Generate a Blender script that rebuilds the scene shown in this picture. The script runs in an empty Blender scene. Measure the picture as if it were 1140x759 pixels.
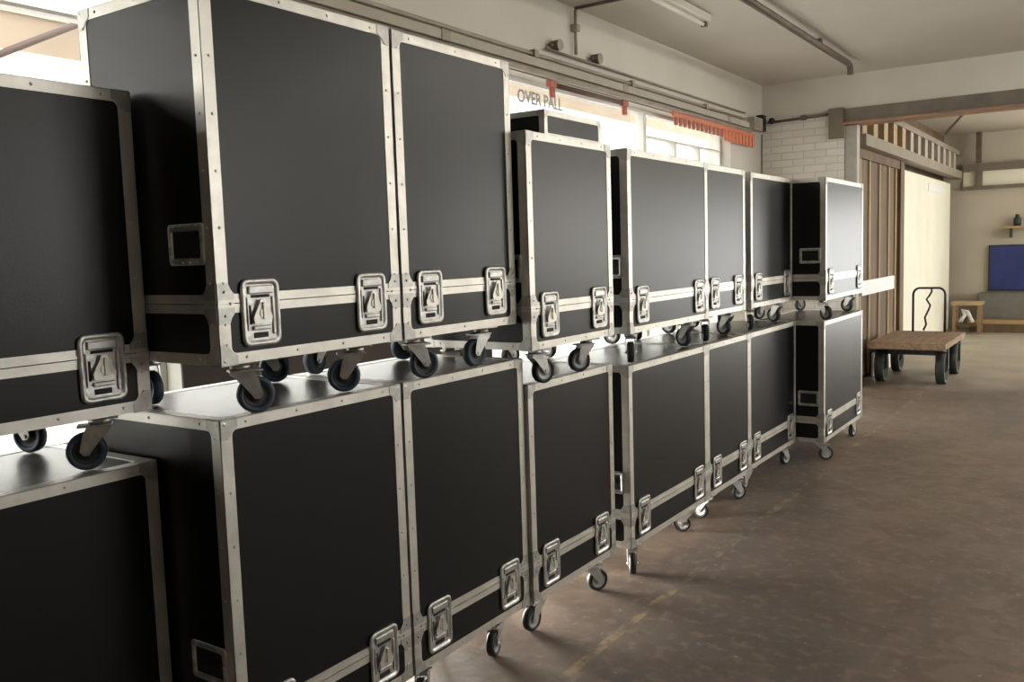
import bpy, bmesh, math, random
from mathutils import Vector, Matrix
from mathutils.geometry import tessellate_polygon
random.seed(7)
PI = math.pi
scene = bpy.context.scene
col = scene.collection

# ---------------------------------------------------------------- camera
F_PX, YAW, PITCH, ROLL, CAM_H = 990.87, 0.599, 0.0972, -0.032, 1.5
cy, sy = math.cos(YAW), math.sin(YAW)
fwd = Vector((-sy*math.cos(PITCH), cy*math.cos(PITCH), -math.sin(PITCH)))
r0 = Vector((cy, sy, 0)); u0 = r0.cross(fwd)
rt = math.cos(ROLL)*r0 + math.sin(ROLL)*u0
up = -math.sin(ROLL)*r0 + math.cos(ROLL)*u0
cam = bpy.data.cameras.new('camera'); camo = bpy.data.objects.new('camera', cam); col.objects.link(camo)
cam.sensor_width = 36; cam.lens = F_PX/1140*36; cam.clip_start = .05; cam.clip_end = 200
m = Matrix.Identity(4)
for i in range(3):
    m[i][0] = rt[i]; m[i][1] = up[i]; m[i][2] = -fwd[i]
m.translation = (0, 0, CAM_H)
camo.matrix_world = m
scene.camera = camo

# ---------------------------------------------------------------- world, lights, exposure
SKY = 5.0
TUBE = 60         # strength of the added, unseen fluorescent tubes
w = bpy.data.worlds.new('sky'); scene.world = w; w.use_nodes = True
wn = w.node_tree; bg = wn.nodes['Background']
bg.inputs[0].default_value = (.96, .98, 1.0, 1); bg.inputs[1].default_value = SKY
def area(name, loc, aim, sx, sz, power, c=(1, .95, .87)):
    l = bpy.data.lights.new(name, 'AREA'); l.shape = 'RECTANGLE'; l.size = sx; l.size_y = sz
    l.energy = power; l.color = c
    o = bpy.data.objects.new(name, l); col.objects.link(o); o.location = loc
    o.rotation_euler = (Vector(aim)-Vector(loc)).to_track_quat('-Z', 'Y').to_euler()
    return o
# added fill lamps outside unseen openings of the right wall, slot and far room
area('fill_right_far', (5.45, 6.0, 1.95), (0, 6.0, 1.95), 3.4, 1.3, 40)
area('fill_far_room', (4.95, 13.2, 1.9), (0, 13.2, 1.7), 3.4, 1.5, 150, (1, .95, .85))
area('fill_low_slot', (-3.48, 3.3, .19), (0, 3.3, .16), 1.0, .24, 270)  # added to strengthen the light streaks under the cases
area('fill_far_doors', (1.7, 17.15, 1.3), (1.0, 8, 1.0), 3.2, 2.2, 35, (1, .96, .88))
scene.view_settings.view_transform = 'Standard'; scene.view_settings.look = 'None'
scene.view_settings.gamma = 1; scene.view_settings.exposure = 0.25
scene.view_settings.use_curve_mapping = False
scene.cycles.max_bounces = 8; scene.cycles.diffuse_bounces = 5
scene.cycles.sample_clamp_indirect = 6

# ---------------------------------------------------------------- materials
def new_mat(name):
    mt = bpy.data.materials.new(name); mt.use_nodes = True
    nt = mt.node_tree; return mt, nt, nt.nodes['Principled BSDF']
def mat(name, c, rough=.5, metal=0, var=.0, scale=8, bump=0, bscale=60, stretch=None, c2=None, spec=None):
    mt, nt, b = new_mat(name)
    b.inputs['Roughness'].default_value = rough; b.inputs['Metallic'].default_value = metal
    if spec is not None: b.inputs['Specular IOR Level'].default_value = spec
    b.inputs['Base Color'].default_value = (*c, 1)
    tc = nt.nodes.new('ShaderNodeTexCoord')
    src = tc.outputs['Object']
    if stretch:
        mp = nt.nodes.new('ShaderNodeMapping'); mp.inputs['Scale'].default_value = stretch
        nt.links.new(src, mp.inputs[0]); src = mp.outputs[0]
    if var or c2:
        n = nt.nodes.new('ShaderNodeTexNoise'); n.inputs['Scale'].default_value = scale; n.inputs['Detail'].default_value = 6
        nt.links.new(src, n.inputs['Vector'])
        cr = nt.nodes.new('ShaderNodeValToRGB'); cr.color_ramp.elements[0].position = .32; cr.color_ramp.elements[1].position = .68
        a = c2 if c2 else tuple(x*(1-var) for x in c)
        cr.color_ramp.elements[0].color = (*a, 1); cr.color_ramp.elements[1].color = (*(tuple(min(1, x*(1+var)) for x in c) if not c2 else c), 1)
        nt.links.new(n.outputs['Fac'], cr.inputs[0]); nt.links.new(cr.outputs[0], b.inputs['Base Color'])
    if bump:
        n2 = nt.nodes.new('ShaderNodeTexNoise'); n2.inputs['Scale'].default_value = bscale; n2.inputs['Detail'].default_value = 3
        nt.links.new(src, n2.inputs['Vector'])
        bp = nt.nodes.new('ShaderNodeBump'); bp.inputs['Strength'].default_value = bump; bp.inputs['Distance'].default_value = .01
        nt.links.new(n2.outputs['Fac'], bp.inputs['Height']); nt.links.new(bp.outputs[0], b.inputs['Normal'])
    return mt
M = {}
M['laminate'] = mat('black_laminate', (.0045, .0048, .0052), .31, var=.12, scale=3, bump=.06, bscale=350, spec=.34)
M['lit_top'] = mat('lit_top_laminate', (.085, .078, .066), .27, c2=(.045, .042, .036), scale=5, bump=.04, bscale=120, spec=.9)  # paler lid tops: window reflection put into the base colour
M['alu'] = mat('aluminium_trim', (.68, .655, .60), .42, .75, var=.10, scale=14, bump=.05, bscale=40)
M['steel'] = mat('zinc_steel', (.55, .54, .52), .38, .85, var=.2, scale=30, bump=.1, bscale=60)
M['corner'] = mat('corner_steel', (.50, .49, .46), .42, .8, var=.15, scale=30)
M['slot'] = mat('dark_slot', (.01, .01, .01), .7)
M['tyre_blue'] = mat('blue_grey_tyre', (.045, .065, .095), .5, var=.15)
M['tyre_black'] = mat('black_tyre', (.015, .015, .016), .55, var=.2)
M['hub'] = mat('grey_hub', (.42, .43, .44), .45, .2)
M['hub_dark'] = mat('dark_hub', (.035, .04, .05), .5)
M['hub_white'] = mat('pale_hub', (.75, .74, .70), .5)
M['plaster'] = mat('cream_plaster', (.63, .60, .525), .85, var=.05, scale=1.3, bump=.15, bscale=12)
M['ceiling'] = mat('ceiling_plaster', (.61, .58, .51), .9, var=.05, scale=.8, bump=.1, bscale=6)
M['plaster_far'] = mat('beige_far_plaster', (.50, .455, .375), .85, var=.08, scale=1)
M['cream_door'] = mat('cream_door_paint', (.78, .765, .64), .6, var=.04, scale=2)
M['timber'] = mat('brown_timber', (.17, .11, .06), .7, c2=(.10, .062, .035), scale=5, stretch=(1, 1, .15), bump=.2)
M['batten'] = mat('pale_batten', (.50, .38, .23), .7, c2=(.38, .27, .15), scale=5, stretch=(1, 1, .2))
M['lintel'] = mat('taupe_steel_paint', (.20, .17, .13), .6, c2=(.15, .125, .10), scale=6)
M['rust'] = mat('rusty_flange', (.42, .22, .13), .7, c2=(.25, .17, .12), scale=5)
M['conduit'] = mat('grey_conduit', (.33, .29, .23), .5, .1, var=.15, scale=5)
M['conduit_pale'] = mat('pale_trunking', (.42, .38, .31), .6, var=.06, scale=4)
M['conduit_dark'] = mat('dark_conduit', (.13, .10, .075), .5, var=.2)
M['rail_taupe'] = mat('taupe_rail_paint', (.27, .23, .18), .6, var=.1, scale=4)
M['black'] = mat('black_fitting', (.02, .02, .02), .5)
M['white_frame'] = mat('white_window_frame', (.75, .73, .68), .5)
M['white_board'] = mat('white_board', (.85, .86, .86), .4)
M['red'] = mat('orange_red_plastic', (.66, .20, .11), .45, var=.15, scale=20)
M['red_dull'] = mat('dull_red_paint', (.42, .13, .08), .5)
M['darkrail'] = mat('dark_rail', (.10, .05, .035), .5)
M['iron'] = mat('dark_iron', (.035, .04, .035), .55, .3, var=.3, scale=20)
M['deck'] = mat('worn_deck_wood', (.33, .22, .13), .7, c2=(.20, .125, .07), scale=6, stretch=(6, .6, 6))
M['blue'] = mat('navy_board', (.022, .035, .16), .6, var=.2, scale=3)
M['greybox'] = mat('grey_metal_box', (.16, .155, .14), .5, var=.1)
M['shelfwood'] = mat('shelf_wood', (.42, .28, .14), .6)
M['rag'] = mat('dark_strap', (.05, .045, .035), .9)
M['tube'] = mat('batten_white', (.86, .84, .76), .4)
M['peach'] = mat('peach_render', (.30, .235, .17), .9, c2=(.27, .21, .15), scale=2)
M['out_white'] = mat('white_outside_wall', (.85, .84, .80), .9)
M['yard'] = mat('pale_yard', (.55, .53, .50), .9)
M['grey_letter'] = mat('grey_letters', (.42, .42, .43), .6)
M['brownbar'] = mat('brown_bar', (.07, .042, .03), .6)
M['col_grey'] = mat('grey_post_paint', (.42, .40, .35), .6, var=.1)

# white painted brick
def brick():
    mt, nt, b = new_mat('white_painted_brick'); b.inputs['Roughness'].default_value = .8
    tc = nt.nodes.new('ShaderNodeTexCoord'); mp = nt.nodes.new('ShaderNodeMapping'); mp.inputs['Rotation'].default_value = (PI/2, 0, 0)
    nt.links.new(tc.outputs['Object'], mp.inputs[0])
    bt = nt.nodes.new('ShaderNodeTexBrick'); bt.inputs['Scale'].default_value = 1; bt.inputs['Brick Width'].default_value = .23
    bt.inputs['Row Height'].default_value = .075; bt.inputs['Mortar Size'].default_value = .006
    bt.inputs['Color1'].default_value = (.80, .77, .70, 1); bt.inputs['Color2'].default_value = (.74, .71, .64, 1); bt.inputs['Mortar'].default_value = (.62, .59, .53, 1)
    nt.links.new(mp.outputs[0], bt.inputs[0]); nt.links.new(bt.outputs[0], b.inputs['Base Color'])
    bp = nt.nodes.new('ShaderNodeBump'); bp.inputs['Strength'].default_value = .5; bp.inputs['Distance'].default_value = .006; bp.invert = True
    nt.links.new(bt.outputs['Fac'], bp.inputs['Height']); nt.links.new(bp.outputs[0], b.inputs['Normal'])
    return mt
M['brick'] = brick()
# glass: clear pane
def glass():
    mt = bpy.data.materials.new('clear_glass'); mt.use_nodes = True; nt = mt.node_tree; nt.nodes.clear()
    o = nt.nodes.new('ShaderNodeOutputMaterial'); mx = nt.nodes.new('ShaderNodeMixShader')
    t = nt.nodes.new('ShaderNodeBsdfTransparent'); t.inputs[0].default_value = (.97, .97, .96, 1)
    g = nt.nodes.new('ShaderNodeBsdfGlossy'); g.inputs['Roughness'].default_value = .02
    f = nt.nodes.new('ShaderNodeLayerWeight'); p = nt.nodes.new('ShaderNodeMath'); p.operation = 'POWER'; p.inputs[1].default_value = 5
    q = nt.nodes.new('ShaderNodeMath'); q.operation = 'MULTIPLY_ADD'; q.inputs[1].default_value = .6; q.inputs[2].default_value = .04
    nt.links.new(f.outputs['Facing'], p.inputs[0]); nt.links.new(p.outputs[0], q.inputs[0]); nt.links.new(q.outputs[0], mx.inputs[0]); nt.links.new(t.outputs[0], mx.inputs[1]); nt.links.new(g.outputs[0], mx.inputs[2])
    nt.links.new(mx.outputs[0], o.inputs[0]); return mt
M['glass'] = glass()
M['dark_wall'] = mat('dark_taupe_wall', (.05, .042, .035), .8, var=.1, scale=2)
def emis(name, c, s_):
    mt, nt, b = new_mat(name); b.inputs['Base Color'].default_value = (.9, .9, .9, 1)
    b.inputs['Emission Color'].default_value = (*c, 1); b.inputs['Emission Strength'].default_value = s_; return mt
M['fill_tube'] = emis('added_fill_tube', (1, .95, .87), TUBE)
# floor: worn brown painted concrete with a rubbed yellow line
def floor_mat():
    mt, nt, b = new_mat('brown_concrete_floor'); L = nt.links.new; N = nt.nodes.new
    tc = N('ShaderNodeTexCoord')
    def noise(s, d=6, st=None, dist=0):
        n = N('ShaderNodeTexNoise'); n.inputs['Scale'].default_value = s; n.inputs['Detail'].default_value = d; n.inputs['Distortion'].default_value = dist
        if st:
            mp = N('ShaderNodeMapping'); mp.inputs['Scale'].default_value = st; L(tc.outputs['Object'], mp.inputs[0]); L(mp.outputs[0], n.inputs['Vector'])
        else: L(tc.outputs['Object'], n.inputs['Vector'])
        return n.outputs['Fac']
    def ramp(x, p0, p1, c0, c1):
        r = N('ShaderNodeValToRGB'); e = r.color_ramp.elements
        e[0].position = p0; e[1].position = p1; e[0].color = (*c0, 1); e[1].color = (*c1, 1); L(x, r.inputs[0]); return r.outputs[0]
    def mix(f, a, bb):
        m_ = N('ShaderNodeMix'); m_.data_type = 'RGBA'
        if isinstance(f, float): m_.inputs[0].default_value = f
        else: L(f, m_.inputs[0])
        L(a, m_.inputs[6])
        if isinstance(bb, tuple): m_.inputs[7].default_value = (*bb, 1)
        else: L(bb, m_.inputs[7])
        return m_.outputs[2]
    def mth(op, a, bb=None):
        x = N('ShaderNodeMath'); x.operation = op
        for i, v in enumerate((a, bb)):
            if v is None: continue
            if isinstance(v, (int, float)): x.inputs[i].default_value = v
            else: L(v, x.inputs[i])
        return x.outputs[0]
    base = ramp(noise(.9, 8, (1, .5, 1), .6), .3, .7, (.140, .100, .074), (.245, .180, .135))
    blue = ramp(noise(.8, 6, (1.6, .35, 1), .5), .46, .62, (0, 0, 0), (.8, .8, .8))
    c = mix(blue, base, (.090, .082, .080))
    c = mix(ramp(noise(5, 10, None, .8), .42, .60, (0, 0, 0), (.55, .55, .55)), c, (.115, .078, .058))
    c = mix(ramp(noise(17, 10), .52, .68, (0, 0, 0), (.45, .45, .45)), c, (.27, .215, .165))
    c = mix(ramp(noise(30, 4), .68, .73, (0, 0, 0), (.7, .7, .7)), c, (.42, .36, .28))
    sp = N('ShaderNodeSeparateXYZ'); L(tc.outputs['Object'], sp.inputs[0])
    # paler floor colour beyond the opening
    far_pale = ramp(noise(2.2, 8), .3, .7, (.36, .315, .25), (.46, .41, .33))
    yy = mth('ADD', sp.outputs[1], mth('MULTIPLY', mth('SUBTRACT', noise(1.2, 6), .5), 1.6))
    mr = N('ShaderNodeMapRange'); mr.inputs['From Min'].default_value = 9.6; mr.inputs['From Max'].default_value = 10.8; mr.inputs['To Max'].default_value = .85; L(yy, mr.inputs['Value'])
    c = mix(mr.outputs[0], c, far_pale)
    # the painted line
    wob = mth('MULTIPLY', mth('SUBTRACT', noise(.8), .5), .06)
    d = mth('ABSOLUTE', mth('ADD', mth('ADD', sp.outputs[0], 1.585), wob))
    inside = mth('LESS_THAN', d, .021)
    wear = ramp(noise(9, 8, (1.5, 1, 1)), .48, .62, (0, 0, 0), (.42, .42, .42))
    c = mix(mth('MULTIPLY', inside, wear), c, (.46, .36, .17))
    L(c, b.inputs['Base Color'])
    L(ramp(noise(1.6, 6), .3, .7, (.42, .42, .42), (.66, .66, .66)), b.inputs['Roughness'])
    bp = N('ShaderNodeBump'); bp.inputs['Strength'].default_value = .16; bp.inputs['Distance'].default_value = .01
    L(noise(26, 8), bp.inputs['Height']); L(bp.outputs[0], b.inputs['Normal'])
    return mt
M['floor'] = floor_mat()

# ---------------------------------------------------------------- mesh helpers
class MB:
    def __init__(s): s.bm = bmesh.new()
    def box(s, a, b, bev=0):
        a = Vector(a); b = Vector(b)
        lo = [min(a[i], b[i]) for i in range(3)]; hi = [max(a[i], b[i]) for i in range(3)]
        vs = [s.bm.verts.new((x, y, z)) for x in (lo[0], hi[0]) for y in (lo[1], hi[1]) for z in (lo[2], hi[2])]
        fs = [s.bm.faces.new([vs[i] for i in q]) for q in ((0, 1, 3, 2), (4, 6, 7, 5), (0, 4, 5, 1), (2, 3, 7, 6), (0, 2, 6, 4), (1, 5, 7, 3))]
        if bev:
            es = list({e for f in fs for e in f.edges})
            bmesh.ops.bevel(s.bm, geom=es, offset=bev, segments=2, affect='EDGES', profile=.5)
        return s
    def cyl(s, p, q, r, n=16, r2=None, caps=True):
        p = Vector(p); q = Vector(q); d = (q-p); z = d.normalized()
        x = z.orthogonal().normalized(); y = z.cross(x); r2 = r if r2 is None else r2
        A = []; B = []
        for i in range(n):
            t = 2*PI*i/n; o = x*math.cos(t)+y*math.sin(t)
            A.append(s.bm.verts.new(p+o*r)); B.append(s.bm.verts.new(q+o*r2))
        for i in range(n):
            f = s.bm.faces.new((A[i], A[(i+1) % n], B[(i+1) % n], B[i])); f.smooth = True
        if caps:
            s.bm.faces.new(A[::-1]); s.bm.faces.new(B)
        return s
    def lathe(s, c, axis, prof, n=28):
        """closed profile of (radius, offset along axis) revolved round axis through c"""
        c = Vector(c); z = Vector(axis).normalized(); x = z.orthogonal().normalized(); y = z.cross(x)
        rings = []
        for (r, h) in prof:
            rings.append([s.bm.verts.new(c+z*h+(x*math.cos(2*PI*i/n)+y*math.sin(2*PI*i/n))*r) for i in range(n)])
        k = len(prof)
        for j in range(k):
            a = rings[j]; b = rings[(j+1) % k]
            for i in range(n):
                f = s.bm.faces.new((a[i], a[(i+1) % n], b[(i+1) % n], b[i])); f.smooth = True
        return s
    def tube(s, pts, r, n=10):
        pts = [Vector(p) for p in pts]; rings = []; x = None
        for i, p in enumerate(pts):
            t = (pts[min(i+1, len(pts)-1)]-pts[max(i-1, 0)]).normalized()
            if x is None: x = t.orthogonal().normalized()
            else: x = (x-t*x.dot(t)).normalized()
            y = t.cross(x)
            rings.append([s.bm.verts.new(p+(x*math.cos(2*PI*k/n)+y*math.sin(2*PI*k/n))*r) for k in range(n)])
        for a, b in zip(rings, rings[1:]):
            for k in range(n):
                f = s.bm.faces.new((a[k], a[(k+1) % n], b[(k+1) % n], b[k])); f.smooth = True
        s.bm.faces.new(rings[0][::-1]); s.bm.faces.new(rings[-1]); return s
    def sphere(s, c, r, n=12, half=None):
        mtx = Matrix.Translation(c)
        g = bmesh.ops.create_uvsphere(s.bm, u_segments=n, v_segments=max(4, n//2), radius=r, matrix=mtx)
        for v in g['verts']:
            for f in v.link_faces: f.smooth = True
        return s
    def plate(s, loops, mtx, t0, t1):
        """solid plate: loops[0] outline, rest holes (2D); mtx maps (u,v,t) to place"""
        flat = [p for l in loops for p in l]
        tris = tessellate_polygon([[Vector((p[0], p[1], 0)) for p in l] for l in loops])
        lo = [s.bm.verts.new(mtx @ Vector((p[0], p[1], t0))) for p in flat]
        hi = [s.bm.verts.new(mtx @ Vector((p[0], p[1], t1))) for p in flat]
        new = []
        for t in tris:
            try:
                new.append(s.bm.faces.new([hi[i] for i in t])); new.append(s.bm.faces.new([lo[i] for i in reversed(t)]))
            except ValueError: pass
        k = 0
        for l in loops:
            n = len(l)
            for i in range(n):
                j = (i+1) % n
                new.append(s.bm.faces.new((lo[k+i], lo[k+j], hi[k+j], hi[k+i])))
            k += n
        bmesh.ops.recalc_face_normals(s.bm, faces=new)
        return s
    def build(s, name, m_, parent=None, loc=None):
        me = bpy.data.meshes.new(name); s.bm.normal_update(); s.bm.to_mesh(me); s.bm.free()
        me.materials.append(M[m_] if isinstance(m_, str) else m_)
        o = bpy.data.objects.new(name, me); col.objects.link(o)
        if parent: o.parent = parent
        if loc: o.location = loc
        return o
def rrect(x0, x1, y0, y1, r, n=5):
    pts = []
    for cx_, cy_, a in ((x1-r, y1-r, 0), (x0+r, y1-r, 90), (x0+r, y0+r, 180), (x1-r, y0+r, 270)):
        for i in range(n+1):
            t = math.radians(a+90*i/n); pts.append((cx_+r*math.cos(t), cy_+r*math.sin(t)))
    return pts
def rect(x0, x1, y0, y1): return [(x0, y0), (x1, y0), (x1, y1), (x0, y1)]
def frame_mtx(o, u, v):
    u = Vector(u); v = Vector(v); n = u.cross(v); mm = Matrix.Identity(4)
    for i in range(3): mm[i][0] = u[i]; mm[i][1] = v[i]; mm[i][2] = n[i]
    mm.translation = o; return mm
def thing(name, label, cat, loc=(0, 0, 0), rz=0, group=None):
    o = bpy.data.objects.new(name, None); o.empty_display_size = .1; col.objects.link(o)
    o.location = loc; o.rotation_euler = (0, 0, rz); o['label'] = label; o['category'] = cat
    if group: o['group'] = group
    return o
def tag(o, label, cat, group=None):
    o['label'] = label; o['category'] = cat
    if group: o['group'] = group
    return o
def struct(o): o['kind'] = 'structure'; return o
def inst(name, me, parent, loc=(0, 0, 0), rot=(0, 0, 0), scale=(1, 1, 1)):
    o = bpy.data.objects.new(name, me); col.objects.link(o); o.parent = parent
    o.location = loc; o.rotation_euler = rot; o.scale = scale; return o
def mesh_of(mb, name, m_):
    o = mb.build(name, m_); me = o.data; bpy.data.objects.remove(o); return me

# ---------------------------------------------------------------- the setting
WX, WY, CZ = -3.2, 9.57, 3.20
RX = 5.2; BY = -3.6; FY = 16.8
T = .25
struct(MB().box((WX-.25, BY-.25, -.2), (RX+.25, FY+.25, 0)).build('floor', 'floor'))
struct(MB().box((WX-T, BY-T, CZ), (RX+T, WY+.01, CZ+.2)).build('ceiling', 'ceiling'))
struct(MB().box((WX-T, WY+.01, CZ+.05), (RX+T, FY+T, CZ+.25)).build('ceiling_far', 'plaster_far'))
# left wall: plinth, header above the glazing, solid ends
wz0, wz1 = .06, 2.655
struct(MB().box((WX-T, BY, 0), (WX, WY, wz0)).box((WX-T, BY, wz1), (WX, WY, CZ)).box((WX-T, BY, wz0), (WX, -1.0, wz1))
       .box((WX-T, 8.62, wz0), (WX, WY, wz1)).box((WX-T, -1.0, wz0), (WX, 2.25, .80))
       .box((WX-T, 2.25, .34), (WX, 4.45, 1.15)).box((WX-T, 2.25, wz0), (WX, 2.75, .34)).box((WX-T, 3.85, wz0), (WX, 4.45, .34)).build('wall_left', 'plaster'))
struct(MB().box((WX, 2.25, .345), (WX+.012, 4.45, 1.14)).build('trim_dark_left', 'dark_wall'))  # dark strip over the solid wall under the second window
# window wall: frames of three big openings with glass
wins = [(-1.0, 2.25, .80), (2.25, 4.45, 1.15), (4.45, 6.9, wz0), (6.9, 8.62, wz0)]
for k, (a, b, wz) in enumerate(wins):
    f = MB(); xa, xb = WX-.16, WX-.10; e = .03
    f.box((xa, a, wz), (xb, a+e, wz1)).box((xa, b-e, wz), (xb, b, wz1)).box((xa, a+e, wz), (xb, b-e, wz+.04)).box((xa, a+e, wz1-.03), (xb, b-e, wz1))
    if k != 2: f.box((xa, a+e, 2.44), (xb, b-e, 2.455))
    muls = {0: [.2], 1: [], 2: [], 3: [7.52, 8.07]}[k]
    for y in muls: f.box((xa, y-.02, wz+.04), (xb, y+.02, 2.44)); 
    fo = struct(f.build('window_%d' % (k+1), 'white_frame'))
    g = MB().box((xa+.02, a+e, wz+.04), (xa+.026, b-e, wz1-.03)).build('glass_pane', 'glass', fo)
f = MB().plate([rect(2.75, 3.85, wz0, .34), rect(2.78, 3.82, wz0+.03, .31)], frame_mtx((WX-.16, 0, 0), (0, 1, 0), (0, 0, 1)), 0, .06)  # unseen low opening, narrowed to shape the floor streaks
fo = struct(f.build('window_5', 'white_frame')); MB().box((WX-.14, 2.78, wz0+.03), (WX-.134, 3.82, .31)).build('glass_pane', 'glass', fo)
# end wall with the great opening, concrete beam over it
struct(MB().box((WX, WY, 0), (-2.35, WY+T, 2.90)).build('wall_end', 'brick'))
struct(MB().box((WX, WY-.002, 2.86), (RX, WY+T, CZ)).build('trim_beam', 'plaster'))
struct(MB().box((3.6, WY, 0), (RX, WY+T, 2.86)).build('wall_end_right', 'plaster'))
# far room
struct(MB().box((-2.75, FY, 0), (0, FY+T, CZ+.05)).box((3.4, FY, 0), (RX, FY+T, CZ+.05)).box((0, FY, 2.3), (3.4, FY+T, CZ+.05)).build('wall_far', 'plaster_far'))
f = MB(); fr = frame_mtx((0, FY+.16, 0), (1, 0, 0), (0, 0, 1))
f.plate([rect(0, 3.4, 0.0, 2.3)] + [rect(.06+k*1.11, 1.13+k*1.11, .08, 2.24)[::-1] for k in range(3)], fr, 0, .06)
fo = struct(f.build('door_added', 'white_frame')); MB().box((.06, FY+.125, .08), (3.34, FY+.131, 2.24)).build('glass_pane', 'glass', fo)  # unseen glazed doors added for sheen on the far cases
struct(MB().box((-2.75, WY+T, 0), (-2.5, FY, CZ+.05)).build('wall_far_left', 'timber'))
# right wall (long) with unseen window openings added for fill light, and the far room's right side
def holed_wall(name, x0, x1, y0, y1, z1, holes, m_):
    mb = MB(); ys = y0
    for (a, b, c, d) in holes:
        mb.box((x0, ys, 0), (x1, a, z1)).box((x0, a, 0), (x1, b, c)).box((x0, a, d), (x1, b, z1)); ys = b
    mb.box((x0, ys, 0), (x1, y1, z1)); return struct(mb.build(name, m_))
holed_wall('wall_right', RX, RX+T, BY, WY, CZ, [(4.2, 7.8, 1.25, 2.65)], 'plaster')
struct(MB().box((RX-.012, BY, .0), (RX, WY, 1.22)).build('trim_dark_added', 'dark_wall'))  # unseen dark lining added to keep the lower case fronts dark
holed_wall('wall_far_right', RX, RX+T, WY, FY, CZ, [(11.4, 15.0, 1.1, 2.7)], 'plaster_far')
for k, (a, b, c, d) in enumerate([(4.2, 7.8, 1.25, 2.65), (11.4, 15.0, 1.1, 2.7)]):
    f = MB(); xa, xb = RX+.08, RX+.14
    f.box((xa, a, c), (xb, a+.04, d)).box((xa, b-.04, c), (xb, b, d)).box((xa, a+.04, c), (xb, b-.04, c+.04)).box((xa, a+.04, d-.04), (xb, b-.04, d))
    for i in (1, 2): y = a+(b-a)*i/3; f.box((xa, y-.02, c+.04), (xb, y+.02, d-.04))
    fo = struct(f.build('window_%d' % (k+6), 'white_frame'))
    MB().box((xa+.02, a+.04, c+.04), (xa+.026, b-.04, d-.04)).build('glass_pane', 'glass', fo)
struct(MB().box((WX-T, BY-T, 0), (RX+T, BY, CZ)).build('wall_back', 'plaster'))

# steel lintel under the beam (I-section: web and rusty lower flange)
t = thing('steel_lintel', 'taupe painted steel lintel with rusty lower flange over the wide opening', 'lintel', (-2.35, WY, 2.70))
MB().box((0, -.02, .02), (5.9, .12, .16)).build('web', 'lintel', t)
MB().box((0, -.07, 0), (5.9, .2, .02)).build('flange', 'rust', t)
MB().box((-.14, -.07, -.13), (-.003, .0-.005, .17)).build('end_plate', 'lintel', t)
# post at the left of the opening
t = thing('steel_post', 'grey painted steel post at the left edge of the wide opening', 'post', (-2.285, WY+.08, 0))
MB().box((-.06, -.06, .015), (.055, .06, 2.695)).build('shaft', 'col_grey', t)
MB().box((-.062, -.08, 0), (.09, .08, .015)).build('base_plate', 'lintel', t)

# ---------------------------------------------------------------- far room pieces
SX = -2.30
t = thing('sliding_door', 'brown boarded sliding door with pale upright battens beyond the opening', 'door', (SX, 9.86, 0))
MB().box((-.07, 0, .03), (-.02, 2.45, 2.50)).build('door_leaf', 'timber', t)
for y in (.18, .62, 1.12, 1.62, 2.02):
    MB().box((-.02, y, .03), (.0, y+.05, 2.49)).build('batten', 'batten', t)
MB().box((-.02, 2.22, .03), (.02, 2.45, 2.50)).build('edge_post', 'timber', t)
MB().box((-.02, 0, 2.40), (.012, 2.2, 2.50)).build('head_rail', 'timber', t)
t = thing('cream_sliding_door', 'tall cream painted door panel beyond the brown boarded door', 'door', (SX, 12.36, 0))
MB().box((-.07, 0, .03), (-.02, 3.95, 2.42)).build('door_leaf', 'cream_door', t)
MB().box((-.02, 1.9, 2.22), (-.012, 3.2, 2.34)).build('plate', 'white_board', t)  # light reflection on the door drawn as a solid pale piece
# overhead track of the doors: studwork with dark square gaps
t = thing('door_track_frame', 'pale timber track frame with square openings above the sliding doors', 'track', (SX, 9.86, 2.50))
MB().box((-.06, 0, .01), (.10, 6.85, .13)).build('bottom_rail', 'rail_taupe', t)
MB().box((-.06, 0, .40), (.06, 6.85, .47)).build('top_rail', 'rail_taupe', t)
MB().box((-.06, 0, .131), (-.04, 6.85, .399)).build('backing_board', 'timber', t)
for k in range(13):
    y = .05+k*.52
    MB().box((-.04, y, .131), (.05, y+.2, .399)).build('stud', 'batten' if k < 5 else 'conduit_pale', t)
# white boards
tag(MB().box((SX+.001, 10.05, .93), (SX+.024, 11.72, 1.09)).build('white_rail_board', 'white_board'), 'long white board fixed level across the brown boarded door', 'board')
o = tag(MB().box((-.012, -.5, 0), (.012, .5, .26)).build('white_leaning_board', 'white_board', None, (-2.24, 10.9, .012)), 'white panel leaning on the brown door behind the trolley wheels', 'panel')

# far wall: band lights, beams, blue board, grey cabinet, bench, shelf
t = thing('clerestory_band', 'pale horizontal band high on the far wall between dark rails', 'window', (-2.19, FY-.03, 2.38))
MB().box((0, 0, .0), (6.8, .025, .24)).build('panel', 'cream_door', t)
MB().box((0, -.05, -.06), (6.8, .025, -.002)).build('bottom_rail', 'lintel', t)
MB().box((0, -.08, .242), (6.8, .025, .36)).build('top_rail', 'lintel', t)
for x in (.20, 2.4, 4.4):
    MB().box((x, -.06, 0), (x+.09, -.002, .24)).build('mullion', 'lintel', t)
tag(MB().box((-1.99, 16.60, 2.745), (-1.91, 16.68, 3.245)).build('hanger_post', 'conduit_dark'), 'dark steel hanger dropping from the ceiling of the far room', 'post')
t = thing('notice_board', 'navy blue notice board on the far wall', 'board', (-1.79, FY-.04, .64))
MB().box((.02, .0, .02), (1.48, .03, .735)).build('panel', 'blue', t)
MB().plate([rect(0, 1.5, 0, .755), rect(.02, 1.48, .02, .735)[::-1]], frame_mtx((0, .038, 0), (1, 0, 0), (0, 0, 1)), 0, .048).build('frame', 'black', t)
t = thing('grey_cabinet', 'low grey metal cabinet under the navy board by the far wall', 'cabinet', (-1.9, FY-.5, .2))
MB().box((0, 0, 0), (1.7, .46, .42), .01).build('body', 'greybox', t)
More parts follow.
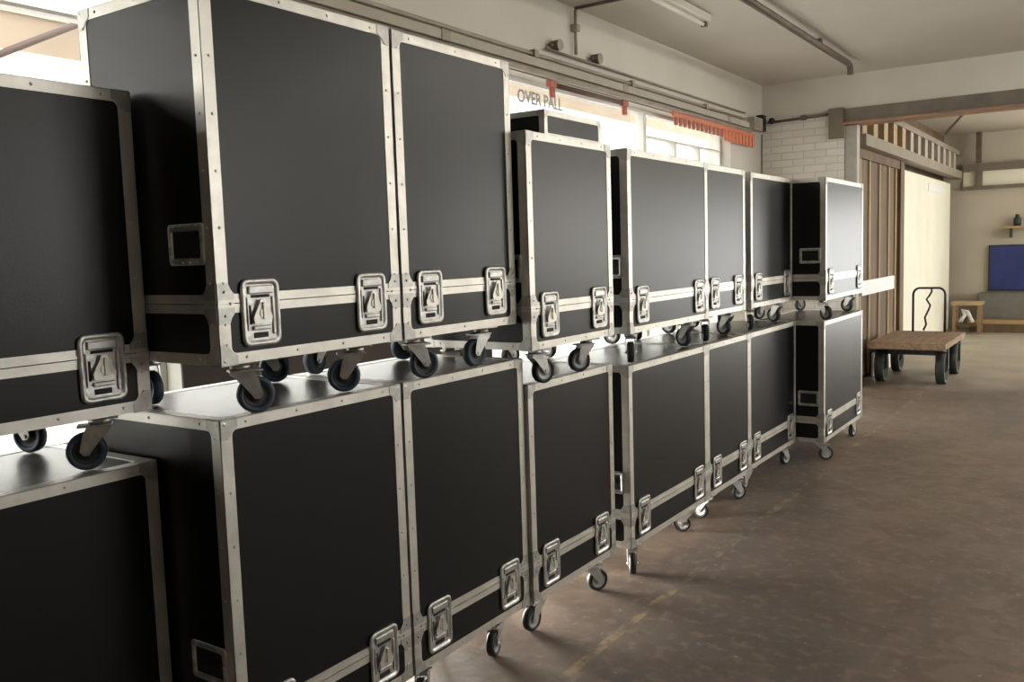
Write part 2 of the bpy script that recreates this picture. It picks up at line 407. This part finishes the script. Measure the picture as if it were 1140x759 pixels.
for k in range(2): MB().box((.03+k*.83, -.012, .03), (.84+k*.83, -.001, .39), .003).build('door', 'greybox', t)
t = thing('timber_bench', 'low brown timber bench carrying the grey cabinet', 'bench', (-2.0, FY-.7, 0))
MB().box((0, 0, .14), (1.9, .68, .2)).build('top', 'shelfwood', t)
MB().box((.02, .02, 0), (1.88, .66, .14)).build('plinth', 'timber', t)
t = thing('wall_shelf', 'small wooden wall shelf above the navy board', 'shelf', (-1.6, FY-.22, 1.66))
MB().box((0, 0, 0), (1.3, .215, .035)).build('board', 'shelfwood', t)
for x in (.12, 1.1): MB().box((x, .03, -.15), (x+.03, .215, -.001)).build('bracket', 'iron', t)
tag(MB().lathe((-1.38, FY-.1, 1.6955), (0, 0, 1), [(.001, 0), (.05, 0), (.06, .05), (.055, .12), (.03, .15), (.03, .19), (.001, .19)], 16).build('dark_jar', 'iron'), 'small dark jar standing on the wall shelf', 'jar')
# wooden trestle frame with white cloth by the door foot
t = thing('wooden_frame', 'small worn wooden frame stand near the foot of the cream door', 'stand', (-1.98, 15.9, 0))
for x in (-.18, .18):
    for y in (-.15, .15): MB().box((x-.02, y-.02, 0), (x+.02, y+.02, .46)).build('leg', 'deck', t)
for y in (-.15, .15): MB().box((-.22, y-.022, .461), (.22, y+.022, .51)).build('rail', 'batten', t)
MB().box((-.16, -.13, .12), (.16, .13, .15)).build('lower_shelf', 'timber', t)
mb = MB().tube([(-2.08, 15.85, .181), (-2.05, 15.84, .24), (-2.01, 15.85, .30), (-2.05, 15.87, .38), (-1.98, 15.86, .36), (-1.90, 15.85, .181)], .03, 8)
tag(mb.build('white_rag', 'white_board'), 'crumpled white rag on the wooden frame stand', 'cloth')

# ---------------------------------------------------------------- platform trolley
t = thing('platform_trolley', 'old flatbed trolley with wooden deck, iron wheels and hoop handle', 'trolley', (-1.80, 10.6, 0))
dk = MB()
for k in range(6):
    x = -.36+k*.12; dk.box((x+.002, -.72, .415), (x+.118, .66, .45), .003)
dk.build('deck', 'deck', t)
MB().box((-.375, -.735, .385), (.375, -.722, .452)).box((-.375, .662, .385), (.375, .675, .452)).box((-.375, -.722, .39), (-.362, .662, .452)).box((.362, -.722, .39), (.375, .662, .452)).build('edge_band', 'deck', t)
MB().box((-.3, -.6, .36), (-.25, .6, .414)).box((.25, -.6, .36), (.3, .6, .414)).box((-.3, -.45, .30), (.3, -.38, .359)).box((-.3, .38, .30), (.3, .45, .359)).build('chassis', 'iron', t)
for (x, y) in ((-.30, -.42), (.30, -.42), (-.30, .42), (.30, .42)):
    wl = MB().lathe((x, y, .172), (1, 0, 0), [(.172, -.042), (.172, .042), (.14, .045), (.135, .012), (.05, .012), (.045, .047), (.012, .047), (.012, -.047), (.045, -.047), (.05, -.012), (.135, -.012), (.14, -.045)], 28).build('wheel', 'iron', t)
    MB().box((x-.062, y-.03, .15), (x-.050, y+.03, .385)).box((x+.050, y-.03, .15), (x+.062, y+.03, .385)).box((x-.062, y-.04, .355), (x+.055, y+.04, .385)).cyl((x-.062, y, .172), (x+.062, y, .172), .010, 10).build('fork', 'iron', t)
hp = []
for (x, z) in ((-.17, .43), (-.17, .88)): hp.append((x, .62, z))
for k in range(1, 6): a = PI-k*PI/12; hp.append((-.09+.08*math.cos(a), .62, .88+.08*math.sin(a)))
for k in range(1, 6): a = PI/2-k*PI/12; hp.append((.09+.08*math.cos(a), .62, .88+.08*math.sin(a)))
hp += [(.17, .62, .88), (.17, .62, .43)]
MB().tube(hp, .013, 10).build('hoop_handle', 'iron', t)
st = [(-1.80+dx, 10.6+.60+dy, z) for dx, dy, z in ((.03, -.028, .955), (.035, -.028, .92), (.01, -.028, .87), (-.02, -.028, .83), (.02, -.028, .76), (.0, -.028, .70), (-.035, -.028, .62), (-.02, -.028, .54), (-.05, -.028, .47))]
tag(MB().tube(st, .011, 8).build('dark_strap', 'rag'), 'crumpled dark strap hanging from the trolley hoop handle', 'strap')

# ---------------------------------------------------------------- services on the left wall
def conduit(name, pts, r, m_, label, cat='pipe', group=None, clips=()):
    root = thing(name, label, cat, pts[0], 0, group)
    b = Vector(pts[0]); MB().tube([Vector(p)-b for p in pts], r, 10).build('tube', m_, root)
    for c in clips:
        MB().box(Vector(c)-b-Vector((.027, .025, .025)), Vector(c)-b+Vector((.025, .025, .025)), .004).build('clip', m_, root)
    return root
t = thing('cable_trunking', 'pale square cable trunking running along the wall above the windows', 'trunking', (WX+.002, -3.4, 2.70))
MB().box((0, 0, 0), (.06, 12.4, .055), .004).build('channel', 'conduit_pale', t)
for k in range(6): MB().box((-.0, .8+k*2.2, -.004), (.066, .88+k*2.2, .059), .003).build('coupler', 'conduit', t)
conduit('steel_conduit', [(WX+.03, -3.4, 2.785), (WX+.03, 8.95, 2.785)], .013, 'conduit', 'long grey conduit just above the pale trunking on the window wall', clips=[(WX+.03, y, 2.785) for y in (1.2, 3.1, 5.0, 6.4, 7.9)])
conduit('upper_conduit', [(WX+.03, 5.15, 2.845), (WX+.03, 8.95, 2.845)], .009, 'conduit', 'thin upper conduit on the window wall right of the vertical drop')
conduit('lower_pipe', [(WX+.045, -3.4, 2.672), (WX+.045, 9.05, 2.672)], .022, 'conduit', 'taupe pipe along the window head below the trunking')
conduit('drop_conduit', [(WX+.03, 5.55, CZ-.03), (WX+.03, 5.55, 2.87)], .012, 'conduit', 'vertical conduit drop from ceiling to the wall conduits', clips=[(WX+.03, 5.55, 3.05)])
conduit('ceiling_conduit', [(WX+.03, 5.55, CZ-.018), (-2.2, 5.55, CZ-.018), (-1.6, 5.2, CZ-.018)], .012, 'conduit_dark', 'conduit crossing the ceiling from the top of the vertical drop')
for y, z in ((5.28, 2.885), (5.84, 2.885)):
    t = thing('conduit_box', 'small dark conduit box left of the vertical drop' if y < 5.5 else 'small dark conduit box right of the vertical drop', 'box', (WX+.03, y, z))
    MB().cyl((-.028, 0, 0), (.03, 0, 0), .035, 14).build('body', 'conduit_dark', t)
    MB().cyl((.0301, 0, 0), (.036, 0, 0), .039, 14).build('cover', 'conduit', t)
    MB().tube([(0, -.085, -.01), (0, -.036, 0)], .011, 8).build('spout', 'conduit_dark', t)
# junction boxes in the corner
t = thing('junction_box', 'pale junction box at the wall corner end of the trunking', 'box', (WX+.002, 9.08, 2.69))
MB().box((0, 0, 0), (.09, .24, .13), .006).build('body', 'conduit_pale', t)
MB().box((.0905, .02, .015), (.097, .22, .115), .003).build('lid', 'conduit', t)
t = thing('isolator_switch', 'black switch on the wall corner beside the pale junction box', 'switch', (WX+.002, 9.36, 2.70))
MB().box((0, 0, 0), (.08, .10, .17), .008).build('body', 'black', t)
MB().cyl((.0805, .05, .09), (.105, .05, .09), .022, 12).build('knob', 'conduit_dark', t)
conduit('end_wall_conduit', [(WX+.05, WY-.03, 2.80), (-2.49, WY-.03, 2.82)], .015, 'conduit_dark', 'dark conduit across the white brick end wall', clips=[(-2.75, WY-.03, 2.815)])
conduit('corner_cable', [(WX+.02, 9.50, 2.68), (WX+.025, 9.48, 2.4), (WX+.015, 9.50, 2.0), (WX+.02, 9.5, 1.2)], .007, 'conduit_dark', 'thin loose cable dropping down the corner beside the windows', 'cable')
t = thing('black_knob', 'black round fitting on the end wall conduit at the corner', 'fitting', (WX+.13, WY-.055, 2.81))
MB().sphere((0, -.03, 0), .034, 12).build('body', 'black', t)
MB().cyl((0, .0, 0), (0, .05, 0), .012, 10).build('stem', 'black', t)

# red clamps with dark bar
t = thing('red_clamp_rail', 'dark bar held between two red brackets under the window head', 'rail', (WX+.06, 5.15, 2.61))
MB().tube([(0, .02, 0), (0, 1.05, 0)], .018, 10).build('bar', 'darkrail', t)
for y in (0, 1.05):
    MB().box((-.02, y-.03, -.02), (.02, y+.05, .025), .005).box((-.015, y, -.085), (.015, y+.035, -.02), .004).build('bracket', 'red_dull', t)
# orange pegs
t = thing('peg_rack', 'orange peg rack fixed under the window head near the corner', 'rack', (WX+.055, 7.12, 2.63))
MB().box((-.012, 0, -.015), (.012, 2.02, .022), .003).build('bar', 'red', t)
for k in range(21):
    y = .04+k*.096; h = .07 if k < 12 else .10
    p = MB().box((-.008, y, -.015-h), (.010, y+(.045 if k < 12 else .07), -.0155), .003).build('peg', 'red_dull' if k < 12 else 'red', t)
# lettering on the glazing
def text(body, size, name, m_, parent, loc, rot):
    cu = bpy.data.curves.new(name, 'FONT'); cu.body = body; cu.size = size; cu.extrude = .001; cu.align_x = 'LEFT'; cu.offset = .003
    tmp = bpy.data.objects.new(name, cu); col.objects.link(tmp)
    dg = bpy.context.evaluated_depsgraph_get(); me = bpy.data.meshes.new_from_object(tmp.evaluated_get(dg)); bpy.data.objects.remove(tmp)
    me.materials.clear(); me.materials.append(M[m_]); o = bpy.data.objects.new(name, me); col.objects.link(o); o.parent = parent
    o.location = loc; o.rotation_euler = rot; return o
t = thing('window_sign', 'grey OVER PALL lettering on a clear strip in the window', 'sign', (WX-.07, 4.87, 2.465))
MB().box((0, 0, 0), (.004, 1.7, .14)).build('strip', 'glass', t)
text('OVER PALL', .115, 'lettering', 'grey_letter', t, (.007, .06, .025), (PI/2, 0, PI/2))  # window glare is put into the grey of the letters

# ceiling: batten light, pipes
t = thing('fluorescent_batten', 'unlit white batten light on the ceiling near the window wall', 'light', (-2.565, 6.42, CZ))
MB().box((-.045, -1.5, -.05), (.045, 0, -.001), .005).build('housing', 'tube', t)
MB().cyl((0, -1.45, -.07), (0, -.05, -.07), .013, 12).build('tube', 'tube', t)
for y in (-1.47, -.03): MB().box((-.02, y-.02, -.085), (.02, y+.02, -.051), .003).build('lamp_holder', 'conduit_dark' if y > -1 else 'tube', t)
for (x, y, h, lab) in ((1.0, 5.0, CZ, 'lit batten ahead on the right, nearer the cases'),
                   (2.2, 1.4, CZ, 'lit batten to the right of the viewer'), (1.6, 7.2, CZ, 'lit batten just before the wide opening'), (3.4, 5.0, CZ, 'lit batten ahead on the right, nearer the right wall'),
                   (1.2, 11.2, CZ+.05, 'lit batten in the far room just past the opening'), (1.2, 14.2, CZ+.05, 'lit batten in the far room near its end wall')):  # out of view, added to light the ceiling and case fronts
    t = thing('fluorescent_batten', 'added unseen white ceiling ' + lab, 'light', (x, y, h))
    MB().box((-.05, 0, -.05), (.05, 1.8, -.001), .005).build('housing', 'tube', t)
    MB().cyl((0, .05, -.085), (0, 1.75, -.085), .016, 12).build('tube', 'fill_tube', t)
    for q in (.03, 1.77): MB().box((-.02, q-.019, -.105), (.02, q+.019, -.051), .003).build('lamp_holder', 'tube', t)
conduit('ceiling_pipe', [(-2.10, 2.0, CZ-.06), (-2.10, 8.67, CZ-.06), (-2.10, 8.73, CZ-.07), (-2.10, 8.76, CZ-.10), (-2.10, 8.76, CZ-.15)], .028, 'conduit_dark', 'dark pipe running along the ceiling and turning down at its end', clips=[(-2.10, 4.9, CZ-.035), (-2.10, 7.72, CZ-.035)])
conduit('far_ceiling_pipe', [(-2.0, 13.6, CZ-.25), (-1.7, 12.9, CZ-.1), (-1.55, 11.6, CZ-.06), (-1.55, 10.1, CZ-.06)], .018, 'conduit_dark', 'bent dark pipe under the ceiling of the far room')
t = thing('far_ceiling_lamp', 'small dark lamp fitting on the far room ceiling just past the lintel', 'light', (-1.22, 10.6, CZ+.05))
MB().cyl((0, 0, 0), (0, 0, -.10), .02, 10).build('stem', 'black', t)
MB().lathe((0, 0, -.18), (0, 0, 1), [(.01, .08), (.04, .08), (.11, .0), (.10, .0), (.035, .07), (.01, .07)], 18).build('shade', 'black', t)

# ---------------------------------------------------------------- outside the windows
struct(MB().box((-16, -12, -.35), (WX-.26, 40, -.12)).build('ground', 'yard'))
t = thing('neighbour_building', 'pale building with peach render band seen through the windows', 'building', (-8.0, 0, -.12))
MB().box((-1, -12, 0), (0, 6.5, 3.52)).box((-1, 6.5, 0), (0, 36, 4.10)).build('wall', 'out_white', t)
MB().box((-1, -12, 3.521), (-.02, 6.5, 3.85)).box((-1, 6.5, 4.101), (-.02, 36, 5.6)).build('upper_wall', 'peach', t)
MB().box((-1.05, -12, 3.851), (.03, 6.48, 4.5)).build('coping', 'out_white', t)
t = thing('handrail', 'sloping brown rail on the pale building seen at top left', 'rail', (-7.7, 0, 0))
MB().tube([(0, 3.2, 2.90), (0, 5.4, 4.08)], .03, 8).build('bar', 'brownbar', t)
for y, z in ((3.4, 3.01), (5.1, 3.92)):
    MB().tube([(-.24, y, z), (0, y, z)], .02, 8).build('bracket', 'brownbar', t)

# ---------------------------------------------------------------- flight case hardware (shared meshes)
def castor_meshes(hubm, tyrem):
    r = .049
    f = MB()
    f.box((-.045, -.04, -.006), (.045, .04, 0), .002)
    f.cyl((0, 0, -.022), (0, 0, -.006), .026, 18)
    f.box((-.03, -.024, -.028), (.055, .024, -.022), .002)
    for s in (-1, 1):
        y0 = s*.021; mm = frame_mtx((0, y0 if s > 0 else y0, 0), (1, 0, 0), (0, 0, 1))
        f.plate([[(-.024, -.022), (.030, -.022), (.042, -.045), (.052, -.088), (.044, -.100), (.030, -.100), (.022, -.088), (-.006, -.052), (-.022, -.038)]], mm, -.0015, .0015)
    f.cyl((.037, -.027, -.0905), (.037, .027, -.0905), .006, 10)
    fm = mesh_of(f, 'castor', 'steel')
    # axle at x=.035, z = -(0.1395-.049)
    h = mesh_of(MB().lathe((0, 0, 0), (0, 1, 0), [(.0075, -.014), (.012, -.016), (.014, -.009), (.030, -.009), (.034, -.013), (.034, .013), (.030, .009), (.014, .009), (.012, .016), (.0075, .014)], 24), 'wheel', hubm)
    ty = mesh_of(MB().lathe((0, 0, 0), (0, 1, 0), [(.0345, -.015), (.044, -.015), (r, -.009), (r, .009), (.044, .015), (.0345, .015)], 28), 'tyre', tyrem)
    return fm, h, ty
CASTOR = {'blue': castor_meshes('hub_dark', 'tyre_blue'), 'black': castor_meshes('hub', 'tyre_black'), 'pale': castor_meshes('hub_white', 'tyre_black')}
G = .1395
def castor(parent, kind, x, y, ang):
    fm, h, ty = CASTOR[kind]
    c = inst('castor', fm, parent, (x, y, G), (0, 0, ang))
    inst('wheel', h, c, (.037, 0, -.0905)); inst('tyre', ty, c, (.037, 0, -.0905))
# latch, facing local +X, centred (0,0), u=y, v=z
FX = frame_mtx((0, 0, 0), (0, 1, 0), (0, 0, 1))
lw, lh = .0625, .0875
def ringdish():
    mb = MB()
    loops = [(lw, lh, .022, .0016), (lw, lh, .022, .0055), (lw-.003, lh-.003, .020, .008), (lw-.011, lh-.011, .014, .0085), (lw-.015, lh-.015, .012, .003)]
    rings = [[mb.bm.verts.new((t_, p[0], p[1])) for p in rrect(-a, a, -b, b, r)] for a, b, r, t_ in loops]
    for A, B in zip(rings, rings[1:]):
        n = len(A)
        for i in range(n):
            f = mb.bm.faces.new((A[i], A[(i+1) % n], B[(i+1) % n], B[i])); f.smooth = True
    mb.bm.faces.new(rings[-1])
    # top catch housing and side ribs, pressed in the same sheet
    mb.box((.003, -.040, .048), (.0095, .040, .070), .003)
    mb.box((.003, -.046, -.045), (.007, -.040, .040), .002).box((.003, .036, -.06), (.0075, .045, .040), .002)
    mb.box((.003, -.03, -.046), (.0095, .028, -.034), .003)
    return mb
LATCH = mesh_of(ringdish(), 'latch', 'steel')
kb = MB().plate([[(-.030, -.028), (.026, -.028), (.030, -.012), (.012, .022), (.008, .034), (-.008, .034), (-.012, .022), (-.032, -.012)]], FX, .0095, .014)
kb.cyl((.003, 0, -.002), (.0165, 0, -.002), .013, 16).box((.014, -.004, -.018), (.019, .004, .026), .0015)
KEY = mesh_of(kb, 'twist_key', 'alu')
SLOT = mesh_of(MB().box((.0032, -.026, -.066), (.0046, .020, -.052)).box((.0032, -.030, .038), (.0046, .030, .046)).box((.0032, -.038, -.03), (.0046, -.032, .02)), 'slot', 'slot')
def latch(parent, x, y, z):
    l = inst('latch', LATCH, parent, (x, y, z)); inst('twist_key', KEY, l); inst('slot', SLOT, l)
# side handle: dish with spring bar, facing local +X
hw, hh = .0725, .0525
def hdish():
    mb = MB()
    loops = [(hw, hh, .012, .0016), (hw, hh, .012, .0045), (hw-.003, hh-.003, .010, .0065), (hw-.014, hh-.014, .008, .0065), (hw-.017, hh-.017, .007, .002)]
    rings = [[mb.bm.verts.new((t_, p[0], p[1])) for p in rrect(-a, a, -b, b, r)] for a, b, r, t_ in loops]
    for A, B in zip(rings, rings[1:]):
        n = len(A)
        for i in range(n):
            f = mb.bm.faces.new((A[i], A[(i+1) % n], B[(i+1) % n], B[i])); f.smooth = True
    mb.bm.faces.new(rings[-1])
    for s in (-1, 1):
        for q in (-.045, -.015, .015, .045):
            mb.sphere((.0068, q, s*(hh-.007)), .0032, 6)
        mb.sphere((.0068, s*(hw-.007), .0), .0032, 6)
    return mb
HDISH = mesh_of(hdish(), 'handle', 'steel')
HGRIP = mesh_of(MB().tube([(.0045, -.048, .022), (.005, -.048, .008), (.005, 0, .004), (.005, .048, .008), (.0045, .048, .022)], .0022, 8).box((.0034, -.034, -.008), (.0072, .034, .014), .0015), 'grip', 'slot')
HBACK = mesh_of(MB().box((.0022, -.054, -.034), (.0032, .054, .034)), 'recess', 'slot')
def handle(parent, x, y, z, rz):
    h = inst('handle', HDISH, parent, (x, y, z), (0, 0, rz)); inst('grip', HGRIP, h); inst('recess', HBACK, h)
# ball corner: origin at the outer corner, body lying in the (-,-,-) octant
def ballcorner():
    mb = MB(); s = .052
    L_ = [(.0, .0), (-s, 0), (-s, -.022), (-.040, -.030), (-.030, -.040), (-.022, -s), (0, -s)]
    mb.plate([L_], frame_mtx((.0, 0, 0), (0, 1, 0), (0, 0, 1)), .0016, .003)
    mb.plate([L_], frame_mtx((.0, 0, 0), (1, 0, 0), (0, 1, 0)), .0016, .003)
    mb.plate([L_], frame_mtx((.0, 0, 0), (0, 0, 1), (1, 0, 0)), .0016, .003)
    mb.sphere((-.011, -.011, -.011), .0155, 14)
    return mb
BALL = mesh_of(ballcorner(), 'corner_cap', 'corner')
def bracemesh():
    mb = MB(); s = .050; h = .036
    L_ = [(0, -h-.016), (-.033, -h-.016), (-.040, -h), (-s, -.024), (-s, .024), (-.040, h), (-.033, h+.016), (0, h+.016)]
    mb.plate([L_], frame_mtx((0, 0, 0), (0, 1, 0), (0, 0, 1)), .0016, .0032)
    R_ = [(-x, y) for x, y in L_][::-1]
    mb.plate([R_], frame_mtx((0, .0, 0), (-1, 0, 0), (0, 0, 1)), .0016, .0032)
    for z in (-.03, .03):
        mb.sphere((.003, -.02, z), .004, 6)
        mb.sphere((.003, -.037, 0), .004, 6)
    return mb
BRACE = mesh_of(bracemesh(), 'corner_brace', 'corner')

E35, RR = .035, .016
def case(name, label, group, xf, yl, yr, zb, zt, D=.515, castors='black', angs=None, seed=0, rin=.16, handle_sides=(-1,)):
    """xf: front plane x; yl..yr width; zb: surface the castors stand on; zt: top."""
    rnd = random.Random(seed)
    W = yr-yl; H = zt-zb
    t = thing(name, label, 'flight case', (xf-D/2, (yl+yr)/2, zb), 0, group)
    X, Y = D/2-.0018, W/2-.0018            # panel faces; trims lie on them
    z0, z1 = G, H-.0018; zm = G+.154; b0, b1 = G+.130, G+.178
    MB().box((-X, -Y, z0+.001), (X, Y, zm-.001)).build('base', 'laminate', t)
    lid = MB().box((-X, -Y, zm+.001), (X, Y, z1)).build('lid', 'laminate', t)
    lid.data.materials.append(M['lit_top'])
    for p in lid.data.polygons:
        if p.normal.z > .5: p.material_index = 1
    def faces(mb, za, zc, ha, hc, rims):
        for (o_, u_, half) in (((X, 0, 0), (0, 1, 0), Y), ((-X, 0, 0), (0, -1, 0), Y), ((0, -Y, 0), (1, 0, 0), X), ((0, Y, 0), (-1, 0, 0), X)):
            mm = frame_mtx(o_, u_, (0, 0, 1)); hv = half+.0016
            mb.plate([rect(-hv, hv, za, zc), rrect(-half+E35, half-E35, ha, hc, RR)], mm, 0, .0016)
            for (ra, rb) in rims: mb.plate([rect(-half, half, ra, rb)], mm, .0016, .0034)
            n = max(2, int((zc-za)/.13)); 
            for i in range(n):
                zz = za+.05+(zc-za-.1)*i/max(1, n-1)
                for s in (-1, 1):
                    p = mm @ Vector((s*(half-.02), zz, .0012)); mb.sphere(p, .0042, 6)
            n = max(2, int(2*half/.16))
            zr = zc-.015 if zc > zm+.01 else za+.015
            for i in range(n):
                p = mm @ Vector((-half+.08+(2*half-.16)*i/(n-1), zr, .0012)); mb.sphere(p, .0042, 6)
    bt = MB(); faces(bt, z0, zm-.0012, z0+.028, b0, [(zm-.010, zm-.0012)])
    bt.plate([rect(-X, X, -Y, Y), rrect(-X+E35, X-E35, -Y+E35, Y-E35, RR)], frame_mtx((0, 0, z0), (1, 0, 0), (0, 1, 0)), -.0006, .001)
    bt.build('base_trim', 'alu', t)
    lt = MB(); faces(lt, zm+.0012, H, b1, H-.030, [(zm+.0012, zm+.010)])
    lt.plate([rect(-X-.0016, X+.0016, -Y-.0016, Y+.0016), rrect(-X+E35, X-E35, -Y+E35, Y-E35, RR)], frame_mtx((0, 0, z1), (1, 0, 0), (0, 1, 0)), 0, .0016)
    lt.build('lid_trim', 'alu', t)
    for sx in (-1, 1):
        for sy_ in (-1, 1):
            inst('corner_brace', BRACE, t, (sx*X, sy_*Y, zm), (0, 0, 0), (sx, sy_, 1))
            inst('corner_cap', BALL, t, (sx*X, sy_*Y, z1), (0, 0, 0), (sx, sy_, 1))
            inst('corner_cap', BALL, t, (sx*X, sy_*Y, z0), (0, 0, 0), (sx, sy_, -1))
    ins = .07+.0625
    for y in (-W/2+ins, W/2-ins): latch(t, X+.0018, y, G+.1265)
    for s in handle_sides:
        handle(t, X-.102, s*Y, G+.305, PI/2*s)
    k = 0
    for sx in (1, -1):
        for sy_ in (-1, 1):
            a = angs[k] if angs and k < len(angs) else rnd.uniform(-PI, PI)
            castor(t, castors if isinstance(castors, str) else castors[k], sx*(D/2-.048), sy_*(W/2-(.095 if sy_ < 0 else rin)), a); k += 1
    return t

LG, UG = 'black flight cases standing on the floor', 'black flight cases stacked on top of others'
d = math.radians
# lower row
case('flight_case', 'black flight case on the floor at far left, set back from the row', LG, -2.121, .715, 1.398, 0, .981, seed=1)
case('flight_case', 'tall black flight case on the floor, first of the forward row, bottom centre left', LG, -1.866, 1.412, 2.100, 0, 1.105, D=.60, seed=2)
case('flight_case', 'tall black flight case on the floor, second of the forward row', LG, -1.864, 2.108, 2.796, 0, 1.105, angs=[d(-60), d(-75)], seed=3)
case('flight_case', 'slightly lower black flight case on the floor, right of the two tallest', LG, -1.850, 2.804, 3.494, 0, 1.001, angs=[d(-95), d(60)], seed=4, handle_sides=(1,))
case('flight_case', 'wide black flight case on the floor just right of the dark gap', LG, -1.806, 3.562, 4.487, 0, .983, castors=['pale', 'black', 'black', 'black'], angs=[d(-60), d(200)], seed=5)
case('flight_case', 'narrower black flight case on the floor between two wide ones', LG, -1.812, 4.497, 5.176, 0, .983, angs=[d(175), d(60)], seed=6)
case('flight_case', 'wide black flight case on the floor, second from the far end', LG, -1.826, 5.198, 6.145, 0, .981, angs=[d(-110), d(70)], seed=7)
case('flight_case', 'black flight case on the floor at the far end, jutting forward with side handle', LG, -1.640, 6.160, 7.262, 0, .979, angs=[d(30), d(80)], seed=8)
# upper row
case('flight_case', 'black flight case stacked at far left with one large latch in view', UG, -2.121, .715, 1.396, .981, 1.948, castors='blue', angs=[0, d(-125)], rin=.12, seed=11)
case('flight_case', 'large black flight case stacked top left, with side handle and two latches', UG, -1.845, 1.412, 2.094, 1.105, 2.193, castors='blue', angs=[d(62), d(-128)], seed=12)
case('flight_case', 'tall narrow black flight case stacked beside the largest top one', UG, -1.843, 2.102, 2.735, 1.105, 2.190, castors='blue', angs=[d(65), d(-100)], seed=13)
case('flight_case', 'black flight case stacked third, with a small case on top', UG, -1.792, 2.752, 3.408, 1.001, 1.946, angs=[d(70), d(-120), d(60), d(80)], seed=14, handle_sides=(-1, 1))
case('flight_case', 'wide black flight case stacked right of the dark gap', UG, -1.824, 3.622, 4.563, .983, 1.953, angs=[d(-60), d(160)], seed=15)
case('flight_case', 'narrow black flight case stacked between two wide ones below the orange pegs', UG, -1.855, 4.600, 5.232, .983, 1.953, angs=[d(-60), d(160)], seed=16)
case('flight_case', 'wide black flight case stacked second from the far end', UG, -1.866, 5.360, 6.200, .981, 1.951, angs=[d(-60), d(160)], seed=17)
case('flight_case', 'black flight case stacked at the far end with pale sheen and side handle', UG, -1.644, 6.212, 7.280, .979, 1.951, angs=[d(-30), d(160)], seed=18)
# small case lying on top
t = thing('small_case', 'small flat black case with pale trim lying on top of a stacked case', 'case', (-2.05, 3.17, 1.9475))
X, Y, H = .22, .225, .098
MB().box((-X, -Y, .001), (X, Y, H)).build('body', 'laminate', t)
tr = MB()
for (o_, u_, half) in (((X, 0, 0), (0, 1, 0), Y), ((-X, 0, 0), (0, -1, 0), Y), ((0, -Y, 0), (1, 0, 0), X), ((0, Y, 0), (-1, 0, 0), X)):
    tr.plate([rect(-half-.0016, half+.0016, .0, H+.0016), rrect(-half+.022, half-.022, .012, H-.02, .006)], frame_mtx(o_, u_, (0, 0, 1)), 0, .0016)
tr.plate([rect(-X, X, -Y, Y), rrect(-X+.022, X-.022, -Y+.022, Y-.022, .006)], frame_mtx((0, 0, H), (1, 0, 0), (0, 1, 0)), 0, .0016)
tr.build('trim', 'alu', t)
for sx in (-1, 1):
    for sy_ in (-1, 1): inst('corner_cap', BALL, t, (sx*X, sy_*Y, H), (0, 0, 0), (sx*.6, sy_*.6, .6))
